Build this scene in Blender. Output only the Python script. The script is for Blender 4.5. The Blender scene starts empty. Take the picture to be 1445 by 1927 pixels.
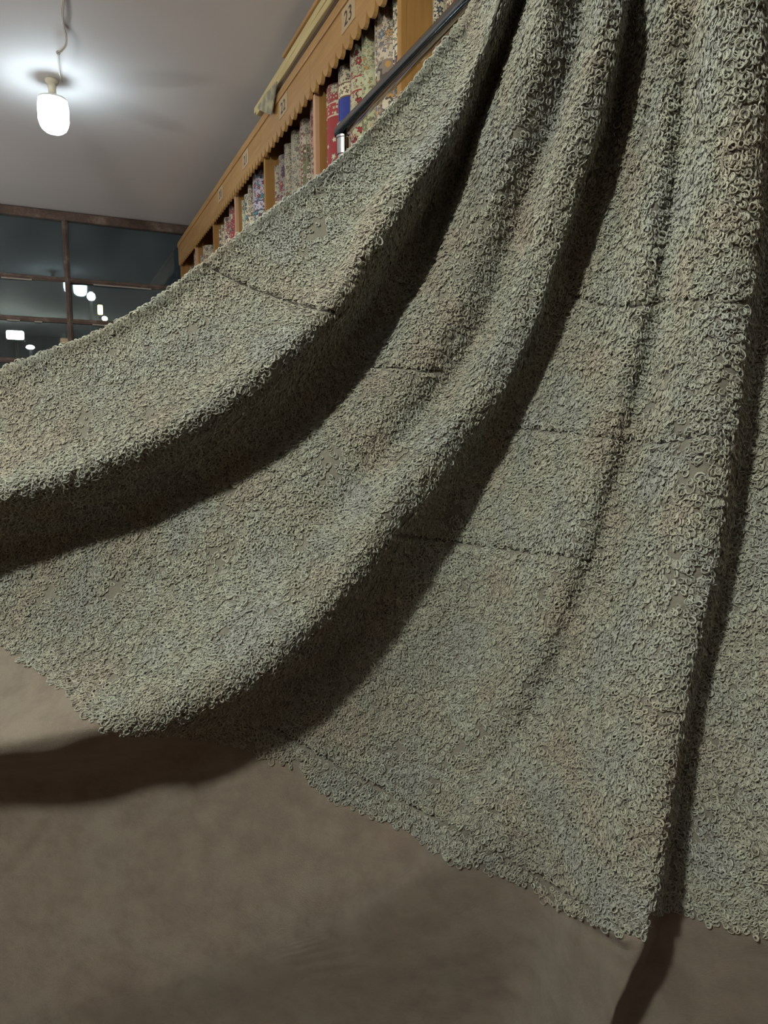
import bpy, bmesh, math, random
import numpy as np
from mathutils import Vector, Matrix

# ------------------------------------------------------------------ camera, world, exposure
SC = bpy.context.scene
COL = SC.collection
F = 1320.0; CX, CY = 722.5, 963.5
PSI, TH = math.radians(24.9), math.radians(7.04)
FW = np.array([math.sin(PSI)*math.cos(TH), math.cos(PSI)*math.cos(TH), -math.sin(TH)])
RT = np.array([math.cos(PSI), -math.sin(PSI), 0.0])
UP = np.cross(RT, FW)
EYE = np.array([0.0, 0.0, 1.5])

cam = bpy.data.cameras.new('camera'); camo = bpy.data.objects.new('camera', cam); COL.objects.link(camo)
cam.sensor_fit = 'VERTICAL'; cam.sensor_height = 36.0; cam.lens = F/1927.0*36.0
cam.clip_start = 0.02; cam.clip_end = 200
camo.matrix_world = Matrix(((RT[0], UP[0], -FW[0], EYE[0]), (RT[1], UP[1], -FW[1], EYE[1]),
                            (RT[2], UP[2], -FW[2], EYE[2]), (0, 0, 0, 1)))
SC.camera = camo
SC.view_settings.view_transform = 'Standard'
SC.view_settings.look = 'None'
SC.view_settings.exposure = 0.0
SC.view_settings.gamma = 1.0
SC.cycles.max_bounces = 8
SC.cycles.diffuse_bounces = 4
BULB_POWER = 27.0          # radiance of the lit bulbs
KEY_POWER = 800.0
WARM_POWER = 3.0
SIDE_FILL_POWER = 245.0  # unseen bulbs by the left wall, added to brighten the ceiling
SHOP_LAMP = (-0.93, 0.0, 0.33)  # x, y and drop of the bulb above and behind the viewer

w = bpy.data.worlds.new('night'); SC.world = w; w.use_nodes = True
w.node_tree.nodes['Background'].inputs[0].default_value = (0.02, 0.03, 0.045, 1)
w.node_tree.nodes['Background'].inputs[1].default_value = 0.25

def ray(x, y): return RT*(x-CX)/F + UP*(CY-y)/F + FW
def hit(x, y, ax, v):
    r = ray(x, y); t = (v-EYE[ax])/r[ax]; return EYE + r*t
def proj(p):
    q = np.asarray(p)-EYE; d = q@FW
    return CX+F*(q@RT)/d, CY-F*(q@UP)/d, d

# ------------------------------------------------------------------ helpers
class NT:
    """small node-graph writer"""
    def __init__(s, name, rough=0.8, metal=0.0):
        s.m = bpy.data.materials.new(name); s.m.use_nodes = True
        s.t = s.m.node_tree; s.b = s.t.nodes['Principled BSDF']
        s.b.inputs['Roughness'].default_value = rough; s.b.inputs['Metallic'].default_value = metal
    def n(s, typ, **kw):
        nd = s.t.nodes.new(typ)
        for k, v in kw.items(): setattr(nd, k, v)
        return nd
    def l(s, a, b): s.t.links.new(a, b)
    def put(s, sock, v):
        if isinstance(v, bpy.types.NodeSocket): s.l(v, sock)
        elif isinstance(v, (tuple, list)) and len(v) == 3 and sock.type == 'RGBA': sock.default_value = (*v, 1)
        else: sock.default_value = v
    def math(s, op, a, b=0.0, c=0.0):
        nd = s.n('ShaderNodeMath', operation=op)
        for i, v in enumerate((a, b, c)):
            s.put(nd.inputs[i], v)
        return nd.outputs[0]
    def mix(s, f, a, b):
        nd = s.n('ShaderNodeMix', data_type='RGBA')
        s.put(nd.inputs[0], f); s.put(nd.inputs[6], a); s.put(nd.inputs[7], b)
        return nd.outputs[2]
    def noise(s, vec, scale, detail=3.0, rough=0.5):
        nd = s.n('ShaderNodeTexNoise'); nd.inputs['Scale'].default_value = scale
        nd.inputs['Detail'].default_value = detail; nd.inputs['Roughness'].default_value = rough
        if vec is not None: s.l(vec, nd.inputs['Vector'])
        return nd.outputs['Fac']
    def ramp(s, f, stops, interp='LINEAR'):
        nd = s.n('ShaderNodeValToRGB'); cr = nd.color_ramp; cr.interpolation = interp
        while len(cr.elements) < len(stops): cr.elements.new(0.5)
        for e, (p, c) in zip(cr.elements, stops):
            e.position = p; e.color = (*c, 1) if len(c) == 3 else c
        s.l(f, nd.inputs[0]); return nd.outputs[0]
    def bump(s, h, strength=0.3, dist=0.01):
        nd = s.n('ShaderNodeBump'); nd.inputs['Strength'].default_value = strength
        nd.inputs['Distance'].default_value = dist
        s.l(h, nd.inputs['Height']); s.l(nd.outputs[0], s.b.inputs['Normal'])
    def color(s, c): s.put(s.b.inputs['Base Color'], c)
    def obj(s): return s.n('ShaderNodeTexCoord').outputs['Object']
    def scaled(s, vec, sc):
        nd = s.n('ShaderNodeMapping'); nd.inputs['Scale'].default_value = sc
        s.l(vec, nd.inputs['Vector']); return nd.outputs[0]

def flat(name, c, rough=0.7, metal=0.0):
    k = NT(name, rough, metal); k.color(c); return k.m

def tag(o, label=None, cat=None, group=None, kind=None):
    if label: o['label'] = label
    if cat: o['category'] = cat
    if group: o['group'] = group
    if kind: o['kind'] = kind
    return o
def empty(name, loc=(0, 0, 0), **kw):
    o = bpy.data.objects.new(name, None); COL.objects.link(o); o.location = loc
    o.empty_display_size = 0.05
    return tag(o, **kw)
def link(name, me, mat=None, parent=None, smooth=False):
    o = bpy.data.objects.new(name, me); COL.objects.link(o)
    if mat: me.materials.append(mat)
    if smooth:
        me.polygons.foreach_set('use_smooth', [True]*len(me.polygons))
    if parent: o.parent = parent
    return o
def from_bm(name, bm, mat=None, parent=None, smooth=False, **kw):
    me = bpy.data.meshes.new(name); bmesh.ops.recalc_face_normals(bm, faces=bm.faces)
    bm.to_mesh(me); bm.free()
    return tag(link(name, me, mat, parent, smooth), **kw)
def np_mesh(name, V, Fq, n=4):
    me = bpy.data.meshes.new(name)
    me.vertices.add(len(V)); me.vertices.foreach_set('co', np.ascontiguousarray(V, dtype=np.float32).ravel())
    nf = len(Fq); me.loops.add(nf*n); me.polygons.add(nf)
    me.loops.foreach_set('vertex_index', np.ascontiguousarray(Fq, dtype=np.int32).ravel())
    me.polygons.foreach_set('loop_start', np.arange(0, nf*n, n, dtype=np.int32))
    me.polygons.foreach_set('loop_total', np.full(nf, n, dtype=np.int32))
    me.polygons.foreach_set('use_smooth', np.ones(nf, dtype=bool))
    me.update(calc_edges=True)
    return me
def add_box(bm, a, b, bev=0.0):
    r = bmesh.ops.create_cube(bm, size=1.0)
    a = Vector(a); b = Vector(b)
    for v in r['verts']:
        v.co = Vector(((a[i]+b[i])/2 + v.co[i]*(b[i]-a[i]) for i in range(3)))
    if bev:
        es = list({e for v in r['verts'] for e in v.link_edges})
        bmesh.ops.bevel(bm, geom=es, offset=bev, segments=2, affect='EDGES', profile=0.5)
def box(name, a, b, mat, parent=None, bev=0.0, **kw):
    bm = bmesh.new(); add_box(bm, a, b, bev); return from_bm(name, bm, mat, parent, **kw)
def add_lathe(bm, prof, axis_from=(0, 0, 0), seg=32):
    """prof: list of (r, z)"""
    o = Vector(axis_from); rings = []
    for r, z in prof:
        if r < 1e-6: rings.append([bm.verts.new(o+Vector((0, 0, z)))])
        else: rings.append([bm.verts.new(o+Vector((r*math.cos(2*math.pi*i/seg), r*math.sin(2*math.pi*i/seg), z))) for i in range(seg)])
    for A, B in zip(rings, rings[1:]):
        for i in range(seg):
            j = (i+1) % seg
            if len(A) == 1 and len(B) == 1: continue
            if len(A) == 1: bm.faces.new((A[0], B[i], B[j]))
            elif len(B) == 1: bm.faces.new((A[i], A[j], B[0]))
            else: bm.faces.new((A[i], A[j], B[j], B[i]))
def add_tube(bm, pts, r, seg=10, caps=True):
    pts = [Vector(p) for p in pts]; rings = []
    for i, p in enumerate(pts):
        t = (pts[min(i+1, len(pts)-1)]-pts[max(i-1, 0)]).normalized()
        a = t.orthogonal().normalized() if i == 0 else (prev - t*prev.dot(t)).normalized()
        prev = a; b = t.cross(a)
        rr = r[i] if isinstance(r, (list, tuple)) else r
        rings.append([bm.verts.new(p+(a*math.cos(2*math.pi*k/seg)+b*math.sin(2*math.pi*k/seg))*rr) for k in range(seg)])
    for A, B in zip(rings, rings[1:]):
        for i in range(seg): bm.faces.new((A[i], A[(i+1) % seg], B[(i+1) % seg], B[i]))
    if caps:
        bm.faces.new(rings[0][::-1]); bm.faces.new(rings[-1])
def spline(pts, n):
    """Catmull-Rom through 3D points"""
    P = [Vector(p) for p in pts]; P = [P[0]*2-P[1]]+P+[P[-1]*2-P[-2]]; out = []
    for i in range(1, len(P)-2):
        for k in range(n):
            t = k/n
            out.append(0.5*((2*P[i])+(P[i+1]-P[i-1])*t+(2*P[i-1]-5*P[i]+4*P[i+1]-P[i+2])*t*t+(3*P[i]-P[i-1]-3*P[i+1]+P[i+2])*t**3))
    out.append(P[-2]); return out

# ------------------------------------------------------------------ materials
def wood(name, c1, c2, axis=1, rough=0.42):
    k = NT(name, rough); sc = [14, 14, 14]; sc[axis] = 1.2
    v = k.scaled(k.obj(), sc); n = k.noise(v, 3.0, 6, 0.6); n2 = k.noise(k.obj(), 2.0, 2)
    c = k.ramp(n, [(0.3, c1), (0.7, c2)]); c = k.mix(k.math('MULTIPLY', n2, 0.35), c, c1)
    k.color(c); k.bump(n, 0.15, 0.002); return k.m
M_WOOD = wood('varnished_pine', (0.33, 0.18, 0.062), (0.48, 0.285, 0.11))
M_WOODV = wood('varnished_pine_upright', (0.30, 0.155, 0.045), (0.43, 0.235, 0.08), axis=2)
M_EDGE = wood('pine_edge', (0.50, 0.29, 0.17), (0.58, 0.36, 0.22), axis=2, rough=0.6)
M_PALE = wood('pale_softwood', (0.46, 0.36, 0.17), (0.66, 0.55, 0.30), axis=1, rough=0.8)
M_DARKW = wood('old_dark_wood', (0.05, 0.03, 0.018), (0.10, 0.06, 0.035), axis=1, rough=0.7)
def ceil_mat():
    k = NT('painted_plaster_ceiling', 0.75)
    n = k.noise(k.obj(), 1.3, 4); n2 = k.noise(k.obj(), 60, 3)
    k.color(k.ramp(n, [(0.3, (0.66, 0.655, 0.66)), (0.7, (0.73, 0.725, 0.73))])); k.bump(n2, 0.05, 0.002); return k.m
def wall_mat():
    k = NT('warm_painted_wall', 0.85); n = k.noise(k.obj(), 1.5, 4)
    k.color(k.ramp(n, [(0.3, (0.11, 0.075, 0.05)), (0.7, (0.14, 0.10, 0.07))])); return k.m
def floor_mat():
    k = NT('worn_floor', 0.6); n = k.noise(k.obj(), 6, 6)
    k.color(k.ramp(n, [(0.3, (0.10, 0.052, 0.035)), (0.7, (0.15, 0.085, 0.055))])); return k.m
M_CEIL, M_WALL, M_FLOOR = ceil_mat(), wall_mat(), floor_mat()
def rust():
    k = NT('rusty_painted_steel', 0.6); n = k.noise(k.obj(), 9, 8, 0.75); n2 = k.noise(k.obj(), 45, 5, 0.7)
    c = k.ramp(n, [(0.35, (0.055, 0.032, 0.025)), (0.52, (0.105, 0.062, 0.046)), (0.66, (0.22, 0.165, 0.13))])
    k.color(k.mix(k.math('MULTIPLY', n2, 0.4), c, (0.05, 0.03, 0.025))); k.bump(n2, 0.4, 0.004); return k.m
M_RUST = rust()
M_PUTTY = flat('old_window_putty', (0.34, 0.31, 0.27), 0.8)
def glass():
    k = NT('dusty_window_glass'); t = k.t
    fr = k.n('ShaderNodeFresnel'); fr.inputs[0].default_value = 1.5
    tr = k.n('ShaderNodeBsdfTransparent'); tr.inputs[0].default_value = (0.9, 0.95, 0.95, 1)
    gl = k.n('ShaderNodeBsdfGlossy'); gl.inputs['Roughness'].default_value = 0.025
    gl.inputs[0].default_value = (0.72, 0.80, 0.80, 1)
    df = k.n('ShaderNodeBsdfDiffuse'); df.inputs[0].default_value = (0.30, 0.35, 0.35, 1)
    n = k.noise(k.obj(), 2.2, 5, 0.6)
    dust = k.ramp(n, [(0.35, (0.03,)*3), (0.7, (0.13,)*3)])
    a = k.n('ShaderNodeMixShader'); b = k.n('ShaderNodeMixShader')
    k.l(k.math('MULTIPLY_ADD', fr.outputs[0], 1.3, 0.02), a.inputs[0]); k.l(tr.outputs[0], a.inputs[1]); k.l(gl.outputs[0], a.inputs[2])
    k.l(dust, b.inputs[0]); k.l(a.outputs[0], b.inputs[1]); k.l(df.outputs[0], b.inputs[2])
    k.l(b.outputs[0], t.nodes['Material Output'].inputs['Surface']); return k.m
M_GLASS = glass()
M_CHROME = flat('polished_chrome', (0.62, 0.65, 0.68), 0.06, 1.0)
M_DCHROME = flat('smoked_chrome_tube', (0.22, 0.235, 0.25), 0.05, 1.0)
M_PLASTIC = flat('cream_bakelite', (0.62, 0.58, 0.46), 0.4)
M_WHITEP = flat('white_lamp_plastic', (0.7, 0.7, 0.68), 0.4)
M_CORD = flat('old_white_flex', (0.50, 0.47, 0.42), 0.6)
M_TAPE = flat('black_tape', (0.02, 0.02, 0.02), 0.5)
M_PAPER = flat('pale_number_paper', (0.43, 0.32, 0.19), 0.8)
M_INK = flat('black_marker_ink', (0.03, 0.025, 0.03), 0.6)
M_BLACK = flat('black_painted_metal', (0.03, 0.03, 0.03), 0.5)
def emit(name, c, s):
    k = NT(name); e = k.n('ShaderNodeEmission'); e.inputs[0].default_value = (*c, 1); e.inputs[1].default_value = s
    k.l(e.outputs[0], k.t.nodes['Material Output'].inputs['Surface']); return k.m

# ------------------------------------------------------------------ the room
Y1 = 5.63; XS = 0.907; ZC = 3.0; XL = -2.6; XR = 1.36; YB = -2.6
def structure(name, a, b, mat): return box(name, a, b, mat, kind='structure')
structure('floor', (XL, YB, -0.1), (XR, Y1, 0.0), M_FLOOR)
structure('ceiling', (XL, YB, ZC), (XR, Y1+0.1, ZC+0.1), M_CEIL)
structure('wall_right', (XR, YB, -0.1), (XR+0.1, Y1+0.1, ZC), M_WALL)
structure('wall_left', (XL-0.1, YB, -0.1), (XL, Y1+0.1, ZC), M_WALL)
structure('wall_behind', (XL, YB-0.1, -0.1), (XR, YB, ZC), M_WALL)
structure('wall_window_side', (XL, Y1, -0.1), (XR, Y1+0.1, 0.9), M_WALL)

win = empty('window_1', (0.13, Y1+0.03, 0.9), kind='structure')
def off(a): return tuple(np.array(a)-np.array((0.13, Y1+0.03, 0.9)))
mull_x = [-2.53, -1.68, -0.775, 0.13, 0.985]
bars_z = [0.93, 1.30, 1.64, 1.955, 2.245, 2.53, 2.965]
bm = bmesh.new()
for z in (0.93, 2.965):
    add_box(bm, off((XL+0.01, Y1+0.0, z-0.03)), off((XR-0.01, Y1+0.06, z+0.03)), 0.004)
for x in (mull_x[0], XR-0.05):
    add_box(bm, off((x-0.03, Y1+0.001, 0.96)), off((x+0.03, Y1+0.059, 2.935)), 0.004)
from_bm('window_frame', bm, M_RUST, win)
for z in bars_z[1:-1]:
    bm = bmesh.new(); add_box(bm, off((-2.5, Y1+0.012, z-0.016)), off((XR-0.08, Y1+0.05, z+0.016)), 0.003)
    add_box(bm, off((-2.5, Y1+0.004, z-0.004)), off((XR-0.08, Y1+0.014, z+0.004)))
    from_bm('transom', bm, M_RUST, win)
for x in mull_x[1:]:
    bm = bmesh.new(); add_box(bm, off((x-0.019, Y1+0.006, 0.96)), off((x+0.019, Y1+0.055, 2.936)), 0.004)
    add_box(bm, off((x-0.005, Y1-0.004, 0.96)), off((x+0.005, Y1+0.008, 2.936)))
    from_bm('mullion', bm, M_RUST, win)
random.seed(4)
xe = [mull_x[0]]+mull_x[1:]+[XR-0.05]
for i in range(len(xe)-1):
    for j in range(len(bars_z)-1):
        bm = bmesh.new()
        x0, x1, z0, z1 = xe[i]+.015, xe[i+1]-.015, bars_z[j]+.012, bars_z[j+1]-.012
        # old panes sit slightly askew in their putty
        tx, tz = (-.054, 0.0) if (i, j) == (3, 4) else (-.034, 0.0) if (i, j) == (2, 4) else (random.uniform(-.004, .004), random.uniform(-.004, .004))
        y = Y1+0.032
        vs = [bm.verts.new(Vector(off((x, y+dy+tx*(x-(x0+x1)/2)+tz*(z-z0), z)))) for dy in (0, .003) for x, z in ((x0, z0), (x1, z0), (x1, z1), (x0, z1))]
        for f in ((0, 1, 2, 3), (7, 6, 5, 4), (0, 4, 5, 1), (1, 5, 6, 2), (2, 6, 7, 3), (3, 7, 4, 0)): bm.faces.new([vs[q] for q in f])
        p = from_bm('pane', bm, M_GLASS, win)
# strips of old putty and paint still clinging under the bars
bm = bmesh.new()
for (x, z, L) in ((-0.29, 2.513, .19), (0.30, 2.513, .30), (0.60, 2.512, .10), (-0.10, 2.228, .05), (0.28, 2.229, .1), (-0.27, 2.229, .08)):
    add_box(bm, off((x, Y1+0.006, z-0.006)), off((x+L, Y1+0.02, z+0.002)), 0.001)
from_bm('putty', bm, M_PUTTY, win)

# ------------------------------------------------------------------ outside at night
structure('ground_outside', (-30, Y1+0.12, -0.2), (30, 60, -0.1), flat('dark_street', (0.03, 0.03, 0.035), 0.8))
def reflection_lamp(px, py, Y, w_, h_, col, s, label, flood=False):  # glowing lamps added outside in place of bulb reflections in the panes
    p = hit(px, py, 1, Y); e = empty('reflection_lamp', (p[0], p[1], -0.1), label=label, cat='lamp', group='lamps standing in for window reflections')
    z = p[2]+0.1
    bm = bmesh.new()
    if flood: add_box(bm, (-w_/2, -0.02, z-h_/2), (w_/2, 0.02, z+h_/2), min(w_, h_)*0.2)
    else:
        add_lathe(bm, [(0, z-h_/2), (w_*.32, z-h_*.42), (w_*.5, z-h_*.1), (w_*.42, z+h_*.3), (w_*.15, z+h_/2), (0, z+h_/2)], seg=20)
    from_bm('lamp_glass', bm, emit('reflection_glow', col, s), e, smooth=not flood)
    bm = bmesh.new()
    if flood: add_box(bm, (-w_*.55, 0.025, z-h_*.6), (w_*.55, 0.10, z+h_*.6), 0.01)
    else: add_lathe(bm, [(w_*.2, z+h_/2+.002), (w_*.3, z+h_*.55), (0, z+h_*.7)], seg=16)
    from_bm('lamp_cap', bm, M_BLACK, e)
    bm = bmesh.new(); yy = w_*.62+.03 if not flood else 0.14
    add_tube(bm, [(0, yy, 0), (0, yy, z+h_*.65)], 0.022, 8)
    add_tube(bm, [(0, yy, z+h_*.62), (0, 0.05 if flood else 0.0, z+h_*.62)], 0.014, 8)
    from_bm('pole', bm, M_BLACK, e)
reflection_lamp(171.5, 558, 9.5, .10, .10, (0.85, 0.93, 1), 12, 'white stand-in for a bulb reflection between the topmost white one and the orange one')
reflection_lamp(188.5, 583, 9.2, .055, .11, (1, 0.72, 0.32), 9, 'narrow orange stand-in for a bulb reflection in the window', True)
reflection_lamp(197, 599.5, 9.0, .065, .05, (0.85, 0.93, 1), 10, 'small white stand-in for a bulb reflection below the orange one by the cloth edge')
reflection_lamp(28.5, 630.5, 9.4, .185, .10, (0.88, 0.95, 1), 14, 'wide white stand-in for a reflection low in the left of the window', True)
reflection_lamp(57, 653.5, 9.8, .10, .05, (0.85, 0.93, 1), 12, 'small white stand-in for a reflection below and right of the wide one')

# ------------------------------------------------------------------ ceiling bulb
def make_bulb(loc, power, col, label, drop=0.0):
    loc = (loc[0], loc[1], loc[2]-drop)
    if drop: cord_to = drop
    r = empty('ceiling_bulb', loc, label=label, cat='light bulb')
    bm = bmesh.new()
    add_lathe(bm, [(0, -0.0), (0.024, -0.0), (0.027, -0.004), (0.027, -0.014), (0.024, -0.018), (0.0165, -0.020), (0.0165, -0.026),
                   (0.0185, -0.028), (0.0185, -0.033), (0.0165, -0.035), (0.0165, -0.058), (0.018, -0.060), (0.018, -0.063), (0.014, -0.064), (0, -0.064)], seg=32)
    from_bm('lamp_holder', bm, M_PLASTIC, r, smooth=True)
    bm = bmesh.new()
    add_lathe(bm, [(0, -0.0642), (0.0125, -0.0642), (0.0125, -0.068), (0.03, -0.072), (0.058, -0.080), (0.060, -0.088), (0.052, -0.090), (0, -0.090)], seg=32)
    from_bm('bulb_collar', bm, M_WHITEP, r, smooth=False)
    bm = bmesh.new()
    add_lathe(bm, [(0, -0.0905), (0.050, -0.0905), (0.060, -0.097), (0.063, -0.11), (0.063, -0.17), (0.058, -0.19), (0.050, -0.206), (0.035, -0.218), (0.015, -0.223), (0, -0.224)], seg=28)
    from_bm('bulb_glass', bm, emit('lit_bulb', col, power), r, smooth=True)
    if drop:
        bm = bmesh.new(); add_tube(bm, [(0, 0, 0), (0, 0, drop)], 0.003, 8); from_bm('flex', bm, M_CORD, r, smooth=True)
    return r
BP = hit(97, 149, 2, ZC); BP[2] = ZC-0.0005
bulb = make_bulb(BP, BULB_POWER, (0.80, 0.93, 1.0), 'lit white bulb in a cream holder on the ceiling')
cpx = [(119, -90, .01), (118.5, -30, .008), (117.5, 0, .006), (115.5, 25, .012), (118, 48, .006), (123, 66, .012), (122.5, 84, .02), (114, 95, .03), (109.5, 99, .034), (110.5, 112, .03), (111.5, 135, .022), (115, 147, .012), (117, 154, .006)]
pts = []
for x, y, dz in cpx:
    pts.append(hit(x, y, 2, ZC-dz))
bm = bmesh.new(); q = spline(pts, 8); add_tube(bm, q, 0.0028, 8)
add_tube(bm, [p+Vector((0.004, 0.002, -0.002)) for p in q[:60]], 0.0022, 8)
cord = from_bm('cord', bm, M_CORD, smooth=True, label='twisted white flex running along the ceiling to the bulb', cat='cord')
bm = bmesh.new(); k0 = Vector(pts[8])
for s in range(2):
    ring = [k0+Vector((0.006*math.cos(a), 0.003*s, 0.006*math.sin(a))) for a in np.linspace(0, 2*math.pi, 14)]
    add_tube(bm, ring, 0.0022, 6)
from_bm('knot', bm, M_CORD, cord, smooth=True)
make_bulb((SHOP_LAMP[0], SHOP_LAMP[1], ZC-0.0005), KEY_POWER, (0.98, 1.0, 0.87), 'lit bulb on a flex to the left of and behind the viewer', SHOP_LAMP[2])
make_bulb((-1.9, 2.55, ZC-0.0005), SIDE_FILL_POWER, (1.0, 0.98, 0.96), 'added unseen fill bulb near the left wall, level with the garment rack', 0.8)  # this and the next bulb are added out of view as ceiling fill
make_bulb((-1.9, 4.5, ZC-0.0005), SIDE_FILL_POWER, (1.0, 0.98, 0.96), 'added unseen fill bulb near the left wall, close to the window', 0.8)
make_bulb((0.2, -2.0, ZC-0.0005), WARM_POWER, (1.0, 0.62, 0.35), 'dim warm bulb on the ceiling at the back of the shop')

# ------------------------------------------------------------------ carpet shelf
DIV = [5.56, 4.95, 4.36, 3.80, 3.225, 2.555, 1.855, 1.20]
ZV0, ZV1 = 2.69, 2.84; ZB = 1.38
SH = (XS, 3.4, 0.0)
shelf = empty('carpet_shelf', SH, label='long varnished wooden shelf along the right wall holding rolled carpets', cat='shelf')
def so(a): return tuple(np.array(a)-np.array(SH))
def spart(name, a, b, m, bev=0.0): return box(name, so(a), so(b), m, shelf, bev)
for i, y in enumerate(DIV):
    spart('divider', (XS+0.016, y-0.011, 0.0), (XR-0.03, y+0.011, ZV1-0.002), M_WOODV)
    spart('divider_edging', (XS+0.0, y-0.0125, 0.0), (XS+0.0158, y+0.0125, ZV1-0.155 if 0 < i < 7 else ZV1-.155), M_EDGE if i % 2 else M_WOODV)
spart('top_board', (XS-0.012, DIV[-1]-.02, ZV1), (XR-0.001, DIV[0]+.02, ZV1+0.016), M_WOOD, 0.003)
spart('back_panel', (XR-0.0295, DIV[-1], 0.0), (XR-0.001, DIV[0], ZV1-0.003), M_DARKW)
for a, b in zip(DIV, DIV[1:]):
    spart('shelf_board', (XS+0.017, b+0.0112, ZB-0.025), (XR-0.031, a-0.0112, ZB), M_WOODV)
    spart('plinth_board', (XS+0.017, b+0.0112, 0.05), (XR-0.031, a-0.0112, 0.075), M_WOODV)
def valance(y0, y1, n):
    """front board with a scalloped lower edge, y0>y1"""
    bm = bmesh.new(); x0, x1 = XS-0.014, XS-0.001
    outline = [(y0-.001, ZV1-.03), (y1+.001, ZV1-.03)]
    low = []; per = (y0-y1-.002)/n
    for k in range(n):
        yb = y1+.001+per*k
        for s in range(7):
            t = s/7
            # leaning scallop: long round side then a sharp notch
            z = ZV0+0.022-0.036*math.sin(math.pi*min(1, t*1.02)**0.75)**0.7
            low.append((yb+per*t, z))
    low.append((y0-.001, ZV0+0.022))
    for x in (x0, x1): pass
    top = [(p[0], ZV1-.03) for p in low]
    A = [[bm.verts.new(so((x, p[0], p[1]))) for p in low] for x in (x0, x1)]
    B = [[bm.verts.new(so((x, p[0], p[1]))) for p in top] for x in (x0, x1)]
    for i in range(len(low)-1):
        bm.faces.new((A[0][i], A[0][i+1], B[0][i+1], B[0][i]))
        bm.faces.new((A[1][i], B[1][i], B[1][i+1], A[1][i+1]))
        bm.faces.new((A[0][i], A[1][i], A[1][i+1], A[0][i+1]))
        bm.faces.new((B[0][i], B[0][i+1], B[1][i+1], B[1][i]))
    for i in (0, -1): bm.faces.new((A[0][i], B[0][i], B[1][i], A[1][i]))
    v = from_bm('valance', bm, M_WOOD, shelf)
    box('valance_moulding', so((XS-0.020, y1+.001, ZV1-.0298)), so((XS-.001, y0-.001, ZV1-.001)), M_WOOD, v, 0.003)
for a, b in zip(DIV, DIV[1:]): valance(a, b, 11)
def number(txt, yc):
    s = box('number_label', so((XS-0.0160, yc-.055, ZV0+.045)), so((XS-0.0142, yc+.055, ZV1-.034)), M_PAPER, shelf, .0003)
    cu = bpy.data.curves.new('number', 'FONT'); cu.body = txt; cu.size = 0.060; cu.extrude = 0.0003; cu.align_x = 'CENTER'; cu.align_y = 'CENTER'
    cu.space_character = 1.15; cu.offset = 0.0
    o = bpy.data.objects.new('tmp', cu); COL.objects.link(o)
    bpy.context.view_layer.update()
    me = bpy.data.meshes.new_from_object(o.evaluated_get(bpy.context.evaluated_depsgraph_get()))
    bpy.data.objects.remove(o)
    t = link('number', me, M_INK, s)
    t.matrix_local = Matrix.Translation(so((XS-0.0166, yc, ZV0+.076))) @ Matrix(((0, 0, -1, 0), (-1, 0, 0, 0), (0, 1, 0, 0), (0, 0, 0, 1)))
for t, y in (('23', 2.185), ('22', 2.88), ('21', 3.50), ('20', 4.07)): number(t, y)

# boards lying on top of the shelf
def board(a, b, rot, mat, label, name='plank'):
    c = (np.array(a)+np.array(b))/2; h = (np.array(b)-np.array(a))/2
    bm = bmesh.new(); add_box(bm, -h, h, 0.002)
    # rough sawn ends and edges
    bmesh.ops.subdivide_edges(bm, edges=[e for e in bm.edges if e.calc_length() > 0.6], cuts=14)
    rnd = random.Random(int(c[2]*1000))
    for v in bm.verts: v.co.x += rnd.uniform(-.0015, .0015); v.co.z += 0.0006*math.sin(v.co.y*9)
    o = from_bm(name, bm, mat, label=label, cat='board', group='boards on top of the shelf'); o.location = c; o.rotation_euler.z = rot
    return o
board((XS-0.010, 1.30, 2.8568), (XS+0.33, 3.20, 2.876), 0.0, M_DARKW, 'dark plank lying directly on top of the carpet shelf')
board((XS-0.018, 1.25, 2.8775), (XS+0.30, 3.27, 2.902), 0.003, M_PALE, 'lower pale sawn plank on top of the shelf, above the dark one')
board((XS-0.020, 1.20, 2.9035), (XS+0.24, 3.32, 2.930), -0.004, M_PALE, 'upper pale sawn plank on top of the shelf')
board((XS-0.026, 1.22, 2.9315), (XS+0.30, 2.85, 2.946), 0.0, M_WOOD, 'thin ochre board topmost in the stack under the ceiling')
bm = bmesh.new(); A = hit(483, 204, 0, XS-.040); B = hit(510, 216, 0, XS-.0345); Cc = hit(520, 153, 0, XS-.0335); D_ = (A+Cc)/2+np.array((-.004, 0, .004)); E_ = (A+B)/2+np.array((.003, 0, -.003))
tri = [A, E_, B, Cc, D_]
lo = [bm.verts.new(p) for p in tri]; hi = [bm.verts.new(p+np.array((.0045, 0, 0))) for p in tri]
bm.faces.new(lo); bm.faces.new(hi[::-1])
for i in range(5): bm.faces.new((lo[i], lo[(i+1) % 5], hi[(i+1) % 5], hi[i]))
def card():
    k = NT('printed_cardboard', 0.8); n = k.noise(k.obj(), 25, 3)
    k.color(k.ramp(n, [(0.45, (0.22, 0.20, 0.15)), (0.6, (0.40, 0.36, 0.22))])); return k.m
from_bm('cardboard_sheet', bm, card(), label='bent cardboard sheet poking out from the boards on the shelf top', cat='cardboard')

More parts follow.
